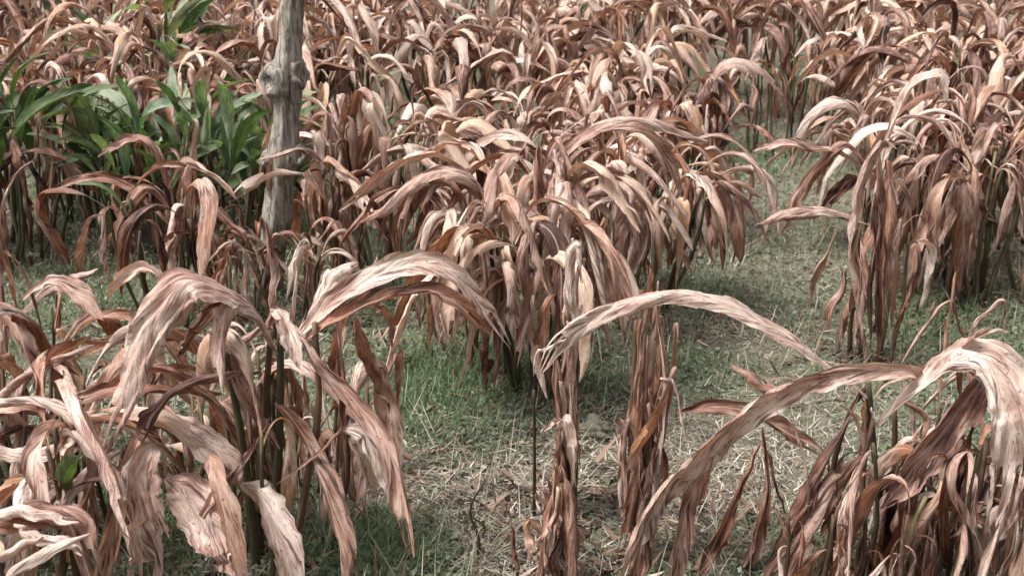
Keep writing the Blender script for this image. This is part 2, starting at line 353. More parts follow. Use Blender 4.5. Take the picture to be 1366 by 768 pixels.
STEMS = {}; MINZ = {}
def stem_lib(green):
    if green not in STEMS:
        r = np.random.default_rng(55 + green); out = []
        for _ in range(10):
            t = np.linspace(0, 1, 9); bx, by = r.uniform(-.06, .06, 2)
            P = np.stack([bx * np.sin(t * 2.4) + .012 * smooth_noise(r, 9, 4), by * np.sin(t * 2.2) + .012 * smooth_noise(r, 9, 4), t], 1); P -= P[0]
            rad = (0.0125 - 0.006 * t) * r.uniform(.8, 1.25) * (1 + .15 * smooth_noise(r, 9, 6))
            out.append((tube_mesh('stem', P, rad, 7, M_STEMG if green else M_STEM, .08, r), P))
        STEMS[green] = out
    return STEMS[green]

def leaf_obj(parent, me, loc, rot, sc, pale, rust, r):
    o = link('leaf', me, parent); o.location = tuple(map(float, loc)); o.rotation_euler = rot; o.scale = (sc, sc, sc)
    o.color = (float(np.clip(pale, 0, 1)), float(np.clip(rust, 0, 1)), float(r.random()), 1); return o

def plant(name, label, base, h=1.0, ns=8, nl=3.5, rad=.13, mixs=None, level='mid', pale=.45, rust=.3, green=0.0, group=None, seed=0, lean=.16, cat='plant', green_stem=0.3, az=None, ls=1.0, sf=(.42, .66), gf=(.3, .75), gp=(.15, .75), af=(.62, .99), dome=0.0):
    """a clump: stems from the ground, each carrying a few withered leaves"""
    r = np.random.default_rng(seed); root = thing(name, base, label, cat, group)
    mixs = mixs or {'arch': .32, 'hang': .22, 'spread': .12, 'drape': .1, 'snap': .24}
    keys = list(mixs); pr = np.array([mixs[k] for k in keys]); pr = pr / pr.sum()
    for i in range(ns):
        a = r.uniform(0, 2 * math.pi); d = rad * math.sqrt(r.random()); bx, by = d * math.cos(a), d * math.sin(a)
        hh = h * r.uniform(*sf) * (1 - dome * (d / rad) ** 2); sm, sp = stem_lib(int(r.random() < green_stem))[r.integers(0, 10)]
        bz = float(ground_z(base[0] + bx, base[1] + by)) - base[2] - .015
        so = link('stem', sm, root); so.location = (bx, by, bz)
        ln = lean * r.uniform(.3, 1.2); e = Euler((-ln * math.sin(a), ln * math.cos(a), r.uniform(0, 6.28)), 'XYZ')
        # lean outwards: rotate about the horizontal axis square to the outward direction
        M = Matrix.Rotation(ln, 4, Vector((-math.sin(a), math.cos(a), 0))) @ Matrix.Rotation(e.z, 4, 'Z')
        so.rotation_euler = M.to_euler(); so.scale = (.8, .8, hh) if level == 'near' else (1, 1, hh)
        so.color = (r.uniform(0, .5) if r.random() < .8 else .8, 0, r.random(), 1)
        k = int(nl) + int(r.random() < nl - int(nl))
        for _ in range(k):
            g = r.random() < green
            f = r.uniform(*gf) if g else r.uniform(*af); j = f * 8; j0 = int(j); pl = sp[j0] * (1 - (j - j0)) + sp[min(8, j0 + 1)] * (j - j0)
            p = M @ Vector((pl[0] * so.scale[0], pl[1] * so.scale[0], pl[2] * hh)); p = np.array(p) + np.array([bx, by, bz])
            st = 'green' if g else keys[r.choice(len(keys), p=pr)]
            me = lib(level, st)[r.integers(0, len(lib(level, st)))]
            la = r.uniform(0, 2 * math.pi) if r.random() < .35 else a + r.normal(0, .8)
            if az is not None and r.random() < .6: la = az + r.normal(0, .6)
            sc = h * ls * r.uniform(.72, 1.15) * (.82 if g else 1); mz = MINZ.setdefault(me.name, min(v.co.z for v in me.vertices))
            if mz < -.05: sc = min(sc, (p[2] - .01) / (-mz * 1.03))                 # the tip stays above the soil
            leaf_obj(root, me, p, (r.normal(0, .17), r.normal(0, .20), la), sc,
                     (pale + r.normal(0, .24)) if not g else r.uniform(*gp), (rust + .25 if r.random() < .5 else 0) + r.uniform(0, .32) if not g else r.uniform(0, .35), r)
    return root

def catmull(pts, n):
    p = np.asarray(pts, float); p = np.concatenate([[2 * p[0] - p[1]], p, [2 * p[-1] - p[-2]]]); m = len(p) - 3
    tt = np.linspace(0, m - 1e-6, n); i = tt.astype(int); f = (tt - i)[:, None]
    a, b, c, d = p[i], p[i + 1], p[i + 2], p[i + 3]
    return .5 * (2 * b + (c - a) * f + (2 * a - 5 * b + 4 * c - d) * f ** 2 + (3 * b - a - 3 * c + d) * f ** 3)

HS = [1000]
def hero(root, pts, Ys, widths, pale=.5, rust=.2, roll=.5, twist=0.0, curl=.5, fold=.2, tear=1, n=46, nu=10, green=False, name='leaf', ripple=.15, pleat=.08, label=None):
    """one big leaf of a plant, given by where its midrib runs: photo pixel plus forward distance, and its full width in pixels"""
    HS[0] += 1; r = np.random.default_rng(HS[0])
    Ys = [Ys] * len(pts) if np.isscalar(Ys) else Ys
    if len(Ys) == 2 and len(pts) > 2: Ys = np.linspace(Ys[0], Ys[1], len(pts))
    b = np.array(root.location)
    W = np.array([at(x, y, Yv) for (x, y), Yv in zip(pts, Ys)])
    for w_ in W: w_[2] = max(w_[2], float(ground_z(w_[0], w_[1])) + .012)
    P = catmull(W - b, n)
    P = P + .004 * np.stack([smooth_noise(r, n, 9) for _ in range(3)], 1)
    w = np.interp(np.linspace(0, 1, n), np.linspace(0, 1, len(widths)), widths) * .5 * np.interp(np.linspace(0, 1, n), np.linspace(0, 1, len(Ys)), [px_size(v) for v in Ys])
    w = w * .96; pale = max(0, .10 + (pale - .10) * .78)
    curl, fold, pleat = curl * 1.15, fold * 1.2, pleat * 1.3
    if r.random() < .45: curl, fold = -curl, -fold
    w[-1] *= .25; w[-2] *= .6; w[-3] *= .85
    Tz = np.gradient(P, axis=0); steep = np.clip(-Tz[:, 2] / (np.linalg.norm(Tz, axis=1) + 1e-9), 0, 1)
    sg = 1.0 if W[-1, 0] < W[0, 0] else -1.0                     # a limp blade turns its face outwards as it hangs
    rl = sg * (roll + .55 * steep) + twist * np.linspace(0, 1, n) + .25 * smooth_noise(r, n, 4)
    me = blade_mesh('leaf', P, w, r, nu, rl, fold, curl, ripple, pleat, M_GREEN if green else M_DRY, tear, .10)
    sd_ = (int(r.integers(0, 7)) + r.uniform(.30, .78)) / 7.13       # a hero leaf keeps the tint it was given
    o = link(name, me, root); o.color = (pale, rust, sd_, 1)
    if label: o['label'] = label
    return o
def hero_stem(root, pts, Ys, r0, r1, green=False, pale=.4):
    HS[0] += 1; r = np.random.default_rng(HS[0]); Ys = [Ys] * len(pts) if np.isscalar(Ys) else Ys
    if len(Ys) == 2 and len(pts) > 2: Ys = np.linspace(Ys[0], Ys[1], len(pts))
    W = np.array([at(x, y, v) for (x, y), v in zip(pts, Ys)]) - np.array(root.location)
    P = catmull(W, 16); rad = np.linspace(r0, r1, 16) * (1 + .12 * smooth_noise(r, 16, 8))
    o = link('stem', tube_mesh('stem', P, rad, 9, M_STEMG if green else M_STEM, .06, r), root); o.color = (pale, 0, r.random(), 1); return o

def column(name, label, base, h, n, rad, seed, pale=.45, rust=.5, spread=.05, level='near', group=None, mixs=None, cat='plant', lean=.05):
    """upright stalks wrapped in leaves that have collapsed straight down along them"""
    return plant(name, label, base, h, n, 4.5, rad, mixs or {'drape': .75, 'hang': .2, 'spike': .05}, level, pale, rust, 0, group, seed, lean, cat, .1)

# ------------------------------------------------------------------ the knotty post
pb_ = on_ground(356, 402); PY = pb_[1]
post = thing('wooden_post', pb_, 'knotty grey weathered wooden post standing among the withered plants', 'post')
def build_post():
    r = np.random.default_rng(3)
    key = [(352, 425), (358, 380), (366, 320), (371, 285), (375, 240), (379, 205), (383, 160), (384, 105), (387, 60), (392, 0), (397, -70), (399, -150), (404, -230)]
    wid = [40, 38, 34, 39, 32, 42, 31, 40, 29, 28, 27, 26, 24]
    W = np.array([at(x, y, PY) for x, y in key]) - pb_
    n, ns = 110, 28
    P = catmull(W, n); rad = np.interp(np.linspace(0, 1, n), np.linspace(0, 1, len(wid)), wid) * .5 * px_size(PY)
    T, S, Nn = frames(P); a = np.linspace(0, 2 * math.pi, ns, endpoint=False)
    flute = .05 * np.sin(5 * a + 1.0) + .035 * np.sin(9 * a + .4)
    rr = rad[:, None] * (1 + flute[None] * (1.4 + .7 * smooth_noise(r, n, 9)[:, None]) + .05 * smooth_noise(r, n, 22)[:, None] * np.cos(a + 3 * smooth_noise(r, n, 12)[:, None]) + .03 * r.uniform(-1, 1, (n, ns)))
    V = P[:, None] + S[:, None] * (np.cos(a) * rr)[..., None] + Nn[:, None] * (np.sin(a) * rr)[..., None]
    q = [[i * ns + j, i * ns + (j + 1) % ns, (i + 1) * ns + (j + 1) % ns, (i + 1) * ns + j] for i in range(n - 1) for j in range(ns)]
    me = mesh_from('shaft', V.reshape(-1, 3), q, mat=M_BARK, tris=[[(n - 1) * ns + j for j in range(ns)]]); link('shaft', me, post)
    def knot(px, py, toward, size, hollow, seed):
        """a swollen collar round a cut branch: a lump with a sunken middle"""
        rr_ = np.random.default_rng(seed); c = at(px, py, PY) - pb_
        d = np.array(toward, float); d /= np.linalg.norm(d); c = c + d * np.array([1, 1, 1]) * .037
        up = np.array([0, 0, 1.0]); s_ = np.cross(d, up); s_ /= np.linalg.norm(s_); up = np.cross(s_, d)
        nr, na = 12, 22; vs = []
        for i in range(nr):
            f = i / (nr - 1); ang = np.linspace(0, 2 * math.pi, na, endpoint=False)
            prof = math.cos(f * math.pi / 2); bulge = size * (1 - f ** 2) ** .5 if f > .0 else size
            rad_ = size * (0.10 + 0.98 * f)
            hgt = size * (.60 * math.sin(min(1, f / .62) * math.pi / 2) if f < .62 else .60 * math.cos((f - .62) / .38 * math.pi / 2)) - size * hollow * (1 - min(1, f / .5)) 
            lob = 1 + .13 * np.sin(2 * ang + seed) + .10 * np.sin(5 * ang + 2 * seed) + rr_.uniform(-.05, .05, na)
            z_ = hgt * (1 + .18 * np.sin(3 * ang + seed)) - .035 * f
            for k_ in range(na):
                vs.append(c + s_ * math.cos(ang[k_]) * rad_ * lob[k_] + up * math.sin(ang[k_]) * rad_ * lob[k_] * 1.15 + d * z_[k_])
        q = [[i * na + j, i * na + (j + 1) % na, (i + 1) * na + (j + 1) % na, (i + 1) * na + j] for i in range(nr - 1) for j in range(na)]
        link('knot', mesh_from('knot', vs, q, mat=M_BARK, tris=[list(range(na))]), post)
    knot(372, 108, (-.75, -.65, .05), .074, .30, 1); knot(394, 98, (.65, -.75, .1), .058, .12, 5)
    knot(391, 206, (.45, -.9, .15), .054, .5, 2); knot(362, 212, (-.8, -.5, 0), .040, .2, 9)
    knot(371, 292, (.05, -1, .1), .042, .55, 4)
build_post()

# ------------------------------------------------------------------ plants in front (built leaf by leaf where they show large)
# A: the big clump on the left
A = on_ground(362, 772); YA = A[1]
pa = plant('withered_plant', 'large withered clump with a broad pale arched leaf, in front of the post', A, .92, 10, 2.4, .17,
           {'arch': .3, 'hang': .4, 'drape': .3}, 'near', .55, .35, 0, None, 21, .12, green_stem=.4, az=1.7)
hero_stem(pa, [(362, 775), (370, 640), (374, 540), (374, 440)], YA, .014, .010, True, .25)
hero_stem(pa, [(345, 775), (330, 640), (318, 560), (300, 470)], [YA, YA - .02], .014, .009, True, .3)
hero_stem(pa, [(352, 775), (345, 680), (352, 560), (362, 440)], YA + .05, .013, .008, False, .3)
hero_stem(pa, [(385, 780), (410, 640), (425, 540), (420, 430)], YA - .03, .012, .008, False, .5)
hero(pa, [(370, 465), (340, 415), (300, 388), (250, 376), (212, 410), (184, 470), (160, 540), (132, 620)], [YA, YA - .30], [14, 34, 50, 68, 70, 58, 38, 8], .66, .15, .55, .15, .35, .1, 3, 60, 12)
hero(pa, [(372, 470), (350, 430), (318, 402), (300, 420), (294, 470), (297, 530)], [YA, YA - .2], [10, 22, 34, 40, 38, 8], .72, .1, .5, 0, .7, .2)
hero(pa, [(330, 430), (290, 410), (262, 440), (240, 480)], [YA + .02, YA - .08], [12, 45, 60, 14], .15, .1, .3, 0, .8, .3, 3)
hero(pa, [(398, 450), (440, 405), (500, 368), (556, 350), (606, 366), (646, 408), (682, 462)], [YA, YA + .05], [12, 32, 42, 38, 28, 24, 6], .74, .05, .55, .2, .35, .1, 3, 60, 12)
hero(pa, [(410, 455), (450, 425), (505, 402), (560, 388), (612, 402), (655, 442)], [YA - .03, YA + .02], [10, 28, 36, 32, 24, 6], .34, .9, .6, 0, .5, .2, 1)
hero(pa, [(560, 380), (610, 395), (640, 420), (655, 450)], [YA + .05, YA + .08], [8, 24, 34, 8], .4, .7, .7, 0, .4, .1)
hero(pa, [(385, 432), (428, 485), (475, 535), (515, 588), (536, 660), (552, 742)], [YA, YA - .28], [12, 28, 40, 50, 42, 12], .55, .45, .55, -.2, .6, .25, 2, 56, 12)
hero(pa, [(456, 572), (480, 574), (500, 600), (512, 640), (520, 660)], [YA - .1, YA - .16], [8, 34, 36, 22, 6], .95, 0, .7, 0, .3, .1)
hero(pa, [(345, 497), (290, 500), (240, 518), (205, 550), (186, 596)], [YA - .02, YA - .28], [8, 30, 40, 36, 8], .18, .25, .7, 0, .7, .3)
hero(pa, [(225, 588), (196, 604), (184, 640), (190, 705), (198, 800)], [YA - .1, YA - .35], [10, 40, 62, 66, 40], .68, .15, .7, 0, .35, .1, 3, 50, 12)
hero(pa, [(222, 640), (250, 655), (280, 690), (302, 730), (318, 762)], [YA - .15, YA - .36], [10, 66, 94, 70, 10], .66, .15, .7, .2, .25, .1, 2, 50, 12)
hero(pa, [(322, 645), (345, 662), (365, 700), (380, 745), (388, 800)], [YA - .12, YA - .32], [10, 52, 66, 62, 34], .85, 0, .7, 0, .35, .1, 2, 50, 12)
hero(pa, [(203, 556), (240, 566), (275, 588), (305, 612), (322, 640)], [YA - .1, YA - .2], [8, 40, 56, 46, 8], .75, .15, .6, 0, .3, .1)
hero(pa, [(368, 535), (398, 572), (428, 636), (450, 715), (458, 800)], [YA, YA - .25], [10, 34, 56, 58, 30], .45, .75, .6, -.2, .6, .3, 1)
hero(pa, [(452, 430), (459, 500), (458, 560), (432, 598), (368, 648)], [YA - .05, YA - .12], [8, 22, 22, 20, 6], .40, .55, .5, .3, 1.2, .5, 0)
hero(pa, [(362, 412), (378, 425), (392, 455), (400, 492)], [YA - .06, YA - .14], [8, 34, 38, 8], .85, 0, .6, 0, .5, .2)
hero(pa, [(352, 450), (360, 400), (358, 350), (353, 296)], [YA + .06, YA + .02], [14, 26, 26, 4], .62, .3, .5, .3, 1.0, .5, 0)
hero(pa, [(388, 450), (396, 390), (400, 350), (412, 334), (424, 345)], [YA + .04, YA], [8, 14, 18, 20, 6], .9, 0, .5, 0, .9, .3, 0)
hero(pa, [(400, 440), (425, 395), (450, 362), (476, 350)], [YA + .12, YA + .2], [12, 42, 40, 8], .8, .1, .6, 0, .4, .2)
hero(pa, [(272, 692), (305, 645), (335, 600), (362, 556)], [YA - .28, YA - .05], [24, 34, 24, 8], .55, .2, .5, 0, .9, .4)
hero(pa, [(290, 440), (292, 385), (302, 345), (312, 322)], [YA + .15, YA + .2], [10, 24, 20, 4], .5, .4, .5, 0, 1.0, .4, 0)
hero(pa, [(352, 430), (310, 470), (330, 540), (372, 600)], [YA + .05, YA - .05], [10, 36, 40, 8], .55, .4, .5, 0, .5, .2)
hero(pa, [(235, 395), (212, 368), (190, 360), (165, 375), (140, 402)], [YA + .1, YA + .12], [6, 14, 22, 30, 6], .72, .35, .5, 0, .5, .2)
hero(pa, [(470, 425), (478, 470), (496, 510), (514, 548)], [YA + .1, YA + .12], [16, 40, 34, 8], .4, .9, .5, .2, .9, .4, 2)
hero(pa, [(462, 420), (452, 480), (448, 540)], [YA + .1, YA + .1], [16, 34, 8], .45, .7, .5, .2, .9, .4, 1)
hero(pa, [(500, 405), (518, 430), (524, 465)], [YA + .12, YA + .14], [8, 18, 6], .35, .9, .5, 0, .4, .2)

# B: clumps at the left edge
B = on_ground(70, 765); YB = B[1]
pb1 = plant('withered_plant', 'pale tangled clump at the left edge, leaves pointing to the broad arched leaf', B, .92, 12, 3.6, .18,
            {'arch': .45, 'hang': .25, 'spread': .25, 'drape': .05}, 'near', .62, .25, .02, None, 33, .22)
hero(pb1, [(-20, 540), (30, 500), (75, 476), (128, 458)], [YB + .05, YB + .02], [34, 30, 24, 6], .55, .35, .6, 0, .8, .3)
hero(pb1, [(-20, 538), (40, 530), (80, 545), (112, 568), (150, 600)], [YB - .1, YB - .2], [20, 38, 36, 26, 6], .68, .1, .6, 0, .6, .2)
hero(pb1, [(160, 600), (128, 618), (100, 650), (72, 690)], [YB - .05, YB - .22], [6, 26, 34, 10], .85, 0, .6, 0, .5, .2)
hero(pb1, [(108, 574), (92, 580), (84, 620), (76, 672)], [YB - .1, YB - .2], [10, 36, 36, 16], .75, .25, .5, 0, .4, .1)
hero(pb1, [(-10, 600), (40, 605), (90, 595), (140, 585)], [YB - .15, YB - .05], [26, 40, 30, 8], .78, .05, .6, 0, .4, .1)
hero(pb1, [(-20, 690), (10, 660), (40, 640), (80, 640)], [YB - .25, YB - .2], [26, 26, 20, 6], .7, 0, .5, 0, .8, .3)
hero(pb1, [(70, 560), (110, 530), (150, 520), (185, 540)], [YB, YB + .02], [8, 26, 26, 8], .5, .4, .6, 0, .8, .3)
B2 = on_ground(22, 640); YB2 = B2[1]
pb2 = plant('withered_plant', 'thin withered clump at the left edge with a hooked narrow leaf rising above it', B2, .95, 9, 3.6, .17,
            {'arch': .45, 'hang': .35, 'spread': .2}, 'near', .52, .35, .02, None, 35, .18)
hero(pb2, [(12, 470), (6, 380), (4, 300), (16, 245), (46, 212)], [YB2, YB2 - .1], [12, 14, 16, 16, 4], .55, .3, .5, 0, 1.1, .4, 0)
hero(pb2, [(30, 470), (22, 400), (10, 340), (40, 380), (60, 470)], [YB2 - .05, YB2 - .1], [8, 14, 16, 14, 4], .5, .35, .5, 0, 1.1, .4, 0)
hero(pb2, [(20, 420), (60, 385), (95, 370), (130, 360)], [YB2 - .06, YB2 - .05], [10, 28, 26, 6], .72, .1, .6, 0, .5, .2)
hero(pb2, [(30, 400), (70, 375), (105, 395), (140, 428)], [YB2 - .1, YB2 - .2], [8, 24, 40, 8], .6, .4, .6, 0, .5, .2)
hero(pb2, [(-15, 400), (15, 430), (35, 470), (48, 520)], [YB2 - .1, YB2 - .2], [20, 38, 36, 8], .45, .35, .6, 0, .6, .2)
B3 = on_ground(188, 715)
plant('withered_plant', 'low spread clump between the left edge and the broad arched leaf', B3, .74, 9, 3.4, .16, {'arch': .4, 'hang': .3, 'spread': .2, 'snap': .1}, 'near', .58, .3, 0, None, 44, .25, green_stem=.3)
B4 = on_ground(440, 655)
plant('withered_plant', 'small rust brown clump behind the right side of the broad arched leaf', B4, .78, 6, 3.2, .11, {'hang': .5, 'drape': .3, 'snap': .2}, 'near', .45, .7, 0, None, 45, .14, green_stem=.2)
C = np.array([*at(35, 760, 2.15)[:2], 0.0]); C[2] = float(ground_z(C[0], C[1])); YC = C[1]
pc = plant('withered_plant', 'low withered clump cut off by the bottom left corner', C, .62, 5, 1.5, .10, {'hang': .5, 'drape': .5}, 'near', .5, .5, 0, None, 39, .1)
hero(pc, [(-60, 740), (-5, 690), (48, 680), (92, 700), (128, 790)], [YC + .1, YC - .05], [40, 52, 60, 66, 30], .35, .8, .6, 0, .5, .2, 2)
hero(pc, [(20, 700), (40, 710), (80, 720), (112, 735)], [YC - .02, YC - .05], [6, 26, 26, 6], .8, .0, .6, 0, .4, .2)
hero(pc, [(-30, 700), (10, 678), (50, 684), (104, 692)], [YC + .02, YC - .02], [22, 30, 26, 6], .85, 0, .6, 0, .4, .2)
hero(pc, [(60, 712), (20, 730), (-10, 750), (-40, 790)], [YC - .06, YC - .2], [8, 22, 24, 10], .75, 0, .6, 0, .5, .2)
hero(pc, [(118, 712), (60, 735), (20, 760), (-10, 800)], [YC - .06, YC - .2], [8, 24, 28, 12], .8, 0, .6, 0, .5, .2)

# D, E, F: collapsed upright stalks beside the bare ground
def stalk(px, py, label, tops, seed, width, ns=3, pale=.66):
    b = on_ground(px, py); Yb = b[1]; r = np.random.default_rng(seed); root = thing('withered_plant', b, label, 'plant')
    top = min(t for _, t in tops)
    for i in range(ns):
        dx = r.uniform(-.3, .3) * width
        hero_stem(root, [(px + dx * .7, py + 4), (px + dx, (py + top) / 2), (px + dx * .6 + r.uniform(-4, 4), top + 25 + 40 * i)], Yb + r.uniform(-.03, .03), .011, .007, False, .4)
    for i, (tx, ty) in enumerate(tops):
        for k in range(4):
            y0 = ty + r.uniform(0, .45) * (py - ty) * (k > 0); x0 = tx + r.uniform(-.25, .25) * width
            y1 = min(py - 4, y0 + (py - ty) * r.uniform(.45, .8)); x1 = px + r.uniform(-.55, .55) * width
            yo = Yb - r.uniform(-.05, .09); w_ = r.uniform(20, 36)
            hero(root, [(x0, y0 + 16), (x0 + r.uniform(-6, 6), y0), (x0 * .7 + x1 * .3 + r.uniform(-8, 8), y0 * .6 + y1 * .4), (x0 * .25 + x1 * .75 + r.uniform(-7, 7), y0 * .25 + y1 * .75), (x1, y1)],
                 [Yb, yo, yo, yo - .02, yo - .03], [6, 10, w_, w_ * .85, 6], float(np.clip(pale + r.normal(0, .16), 0, 1)), float(r.uniform(.2, 1)), r.uniform(-.9, .9), r.uniform(-1, 1), r.uniform(.7, 1.4), r.uniform(.2, .7), int(r.integers(0, 3)), 30, 8)
    return root, Yb
st1, Y1 = stalk(758, 700, 'upright stalk of collapsed rust brown leaves under the frayed end of the long arched leaf', [(764, 322), (750, 420), (770, 360), (748, 500)], 61, 34)
hero(st1, [(742, 600), (748, 572), (756, 562), (762, 590), (764, 650)], [Y1 - .1, Y1 - .14], [8, 14, 24, 22, 6], .92, 0, .4, 0, .5, .2)
hero(st1, [(770, 440), (758, 380), (766, 330), (772, 360)], [Y1 - .06, Y1 - .1], [14, 22, 22, 6], .85, .1, .4, 0, .5, .2)
hero(st1, [(754, 560), (735, 565), (722, 576)], [Y1 - .1, Y1 - .14], [6, 10, 4], .85, 0, .4, 0, .5, .2, 0)
hero_stem(st1, [(712, 705), (713, 620), (712, 520)], Y1 - .02, .006, .004, False, .1)
st2, Y2 = stalk(852, 752, 'thick upright stalk wrapped in hanging orange brown leaves behind the long arched leaf', [(872, 362), (858, 430), (885, 425), (866, 470), (838, 560), (880, 520)], 62, 58, 4)
hero(st2, [(868, 440), (862, 400), (870, 350)], [Y2 + .02, Y2 + .02], [26, 24, 5], .4, .8, .4, 0, .7, .3)
hero(st2, [(882, 505), (900, 508), (908, 545), (918, 590)], [Y2 - .08, Y2 - .12], [8, 10, 10, 4], .8, .1, .4, 0, .8, .3, 0)
st3, Y3 = stalk(745, 786, 'short rust brown cone of folded leaves at the bottom edge', [(742, 640), (748, 620), (734, 650), (760, 660), (722, 690)], 63, 60, 2)
hero(st3, [(748, 618), (742, 650), (728, 710), (716, 800)], [Y3 - .06, Y3 - .1], [8, 22, 40, 40], .4, .85, .2, 0, .8, .3, 0)
hero(st3, [(750, 618), (760, 650), (766, 700), (768, 800)], [Y3 - .08, Y3 - .12], [8, 22, 40, 40], .5, .6, -.2, 0, .8, .3, 0)
hero(st3, [(690, 800), (684, 740), (680, 680)], [Y3 - .02, Y3 - .02], [16, 18, 4], .25, .4, .2, 0, 1.0, .4, 0)

# G: the plant with the two long arched leaves on the right
G = on_ground(1180, 772); YG = G[1]
pg = plant('withered_plant', 'withered plant on the right with the longest arched leaf sweeping down to the ground', G, .85, 4, 2.0, .14, {'hang': .5, 'drape': .4, 'arch': .1}, 'near', .45, .5, 0, None, 71, .12)
hero_stem(pg, [(1186, 776), (1174, 680), (1166, 600), (1158, 512)], YG, .012, .008, True, .1)
hero_stem(pg, [(1130, 780), (1110, 650), (1130, 560), (1158, 512)], [YG + .08, YG], .009, .006, False, .1)
hero(pg, [(1160, 540), (1180, 512), (1222, 497), (1160, 494), (1085, 508), (1010, 542), (940, 598), (880, 664), (842, 730), (834, 775)],
     [YG, YG - .01, YG - .02, YG - .05, YG - .08, YG - .12, YG - .16, YG - .2, YG - .22, YG - .22], [6, 10, 18, 30, 36, 48, 60, 58, 42, 10], .74, .4, .6, .1, .35, .12, 3, 80, 12)
hero(pg, [(958, 580), (928, 640), (910, 700), (900, 790)], [YG - .13, YG - .2], [16, 48, 44, 20], .5, .7, .5, .2, .6, .3, 1)
hero(pg, [(880, 660), (862, 700), (850, 750), (846, 800)], [YG - .15, YG - .2], [16, 44, 44, 20], .35, .6, .5, .2, .6, .3, 1)
hero(pg, [(1163, 532), (1112, 492), (1060, 455), (1010, 425), (960, 403), (900, 391), (842, 402), (790, 428), (748, 460), (722, 498)],
     [YG, YG - .02, YG - .05, YG - .08, YG - .10, YG - .12, YG - .12, YG - .12, YG - .13, YG - .14], [6, 16, 32, 38, 36, 34, 32, 28, 22, 6], .80, .1, .55, .1, .4, .15, 4, 80, 12, label='long pale arched leaf with a frayed end')
hero(pg, [(770, 445), (735, 462), (716, 470), (712, 500)], [YG - .12, YG - .14], [8, 10, 8, 3], .9, 0, .4, 0, .6, .2, 0)
hero(pg, [(1170, 568), (1205, 530), (1250, 494), (1292, 474), (1325, 490), (1348, 545), (1352, 610), (1332, 712)], [YG, YG - .02, YG - .06, YG - .1, YG - .14, YG - .18, YG - .2, YG - .22], [8, 20, 38, 56, 74, 78, 72, 30], .86, .05, .55, .2, .3, .1, 3, 70, 12)
hero(pg, [(1200, 540), (1245, 500), (1280, 482), (1310, 505)], [YG + .02, YG - .05], [8, 36, 44, 14], .3, .95, .7, 0, .4, .2, 0)
hero(pg, [(1318, 495), (1292, 530), (1245, 590), (1205, 640), (1172, 680)], [YG - .02, YG - .16], [16, 54, 72, 56, 8], .36, .25, .5, 0, .4, .15, 2)
hero(pg, [(1345, 570), (1318, 610), (1292, 660), (1266, 720)], [YG - .02, YG - .12], [16, 54, 62, 12], .48, .45, .5, 0, .4, .2, 1)
hero(pg, [(1150, 520), (1118, 585), (1080, 660), (1050, 730), (1020, 800)], [YG, YG - .15], [10, 26, 40, 40, 20], .28, .4, .4, .3, .9, .4, 1)
hero(pg, [(1148, 612), (1122, 640), (1095, 690), (1070, 740), (1046, 800)], [YG, YG - .18], [12, 38, 50, 46, 24], .42, .35, .5, .2, .6, .2, 1)
hero(pg, [(1012, 590), (990, 640), (960, 710), (925, 800)], [YG + .05, YG - .05], [8, 26, 38, 20], .22, .6, .5, 0, .8, .3, 0)
hero(pg, [(1018, 572), (1022, 640), (1008, 710), (985, 800)], [YG + .05, YG], [8, 18, 46, 40], .35, .95, .3, 0, .8, .3, 0)
hero(pg, [(1020, 590), (1035, 640), (1050, 690)], [YG + .08, YG + .05], [8, 16, 8], .2, .4, .5, 0, .8, .3, 0)
hero(pg, [(905, 552), (950, 544), (1000, 552), (1050, 576), (1105, 608)], [YG + .16, YG + .1], [6, 26, 30, 34, 10], .42, .35, .6, 0, .6, .25)
hero(pg, [(1060, 525), (1020, 515), (1000, 500), (976, 484)], [YG + .25, YG + .3], [8, 24, 22, 6], .5, .5, .6, 0, .4, .2)
hero(pg, [(1192, 500), (1225, 446), (1262, 402), (1276, 412), (1288, 455)], [YG + .15, YG + .2], [8, 22, 20, 14, 6], .52, .6, .4, 0, .9, .4, 0)
hero(pg, [(1236, 500), (1280, 462), (1320, 446), (1350, 440)], [YG + .1, YG + .1], [8, 16, 16, 4], .7, .2, .4, 0, .8, .3, 0)
hero(pg, [(1288, 455), (1305, 425), (1340, 400), (1338, 460)], [YG + .2, YG + .2], [5, 10, 10, 4], .6, .2, .4, 0, .8, .3, 0)
hero(pg, [(1208, 672), (1260, 678), (1300, 692), (1345, 704)], [YG - .1, YG - .15], [14, 34, 26, 10], .45, .8, .6, 0, .8, .3, 2)
hero(pg, [(1200, 628), (1160, 652), (1120, 680), (1092, 715)], [YG + .04, YG], [10, 42, 46, 10], .28, .35, .6, 0, .5, .2, 1)
hero(pg, [(1195, 530), (1240, 560), (1210, 620), (1195, 640)], [YG + .1, YG + .05], [8, 24, 22, 6], .45, .4, .5, 0, .9, .4, 0)
Hh = on_ground(1310, 800)
column('withered_plant', 'dense clump of brown hanging leaves in the bottom right corner', Hh, 1.0, 12, .20, 81, .42, .5, mixs={'drape': .5, 'hang': .4, 'spike': .1})
column('withered_plant', 'brown folded leaves standing at the bottom edge under the right pale leaf', on_ground(1228, 806), .86, 9, .15, 83, .40, .6, mixs={'drape': .55, 'hang': .35, 'spike': .1})
column('withered_plant', 'low rust brown tuft at the bottom edge under the longest arched leaf', on_ground(1078, 808), .62, 6, .13, 84, .38, .7, mixs={'drape': .5, 'hang': .3, 'spike': .2})
H2 = on_ground(1395, 740)
plant('withered_plant', 'withered clump cut off by the right edge above the bottom corner', H2, .95, 7, 3.2, .14, {'hang': .5, 'arch': .3, 'drape': .2}, 'near', .5, .45, 0, None, 82, .14)

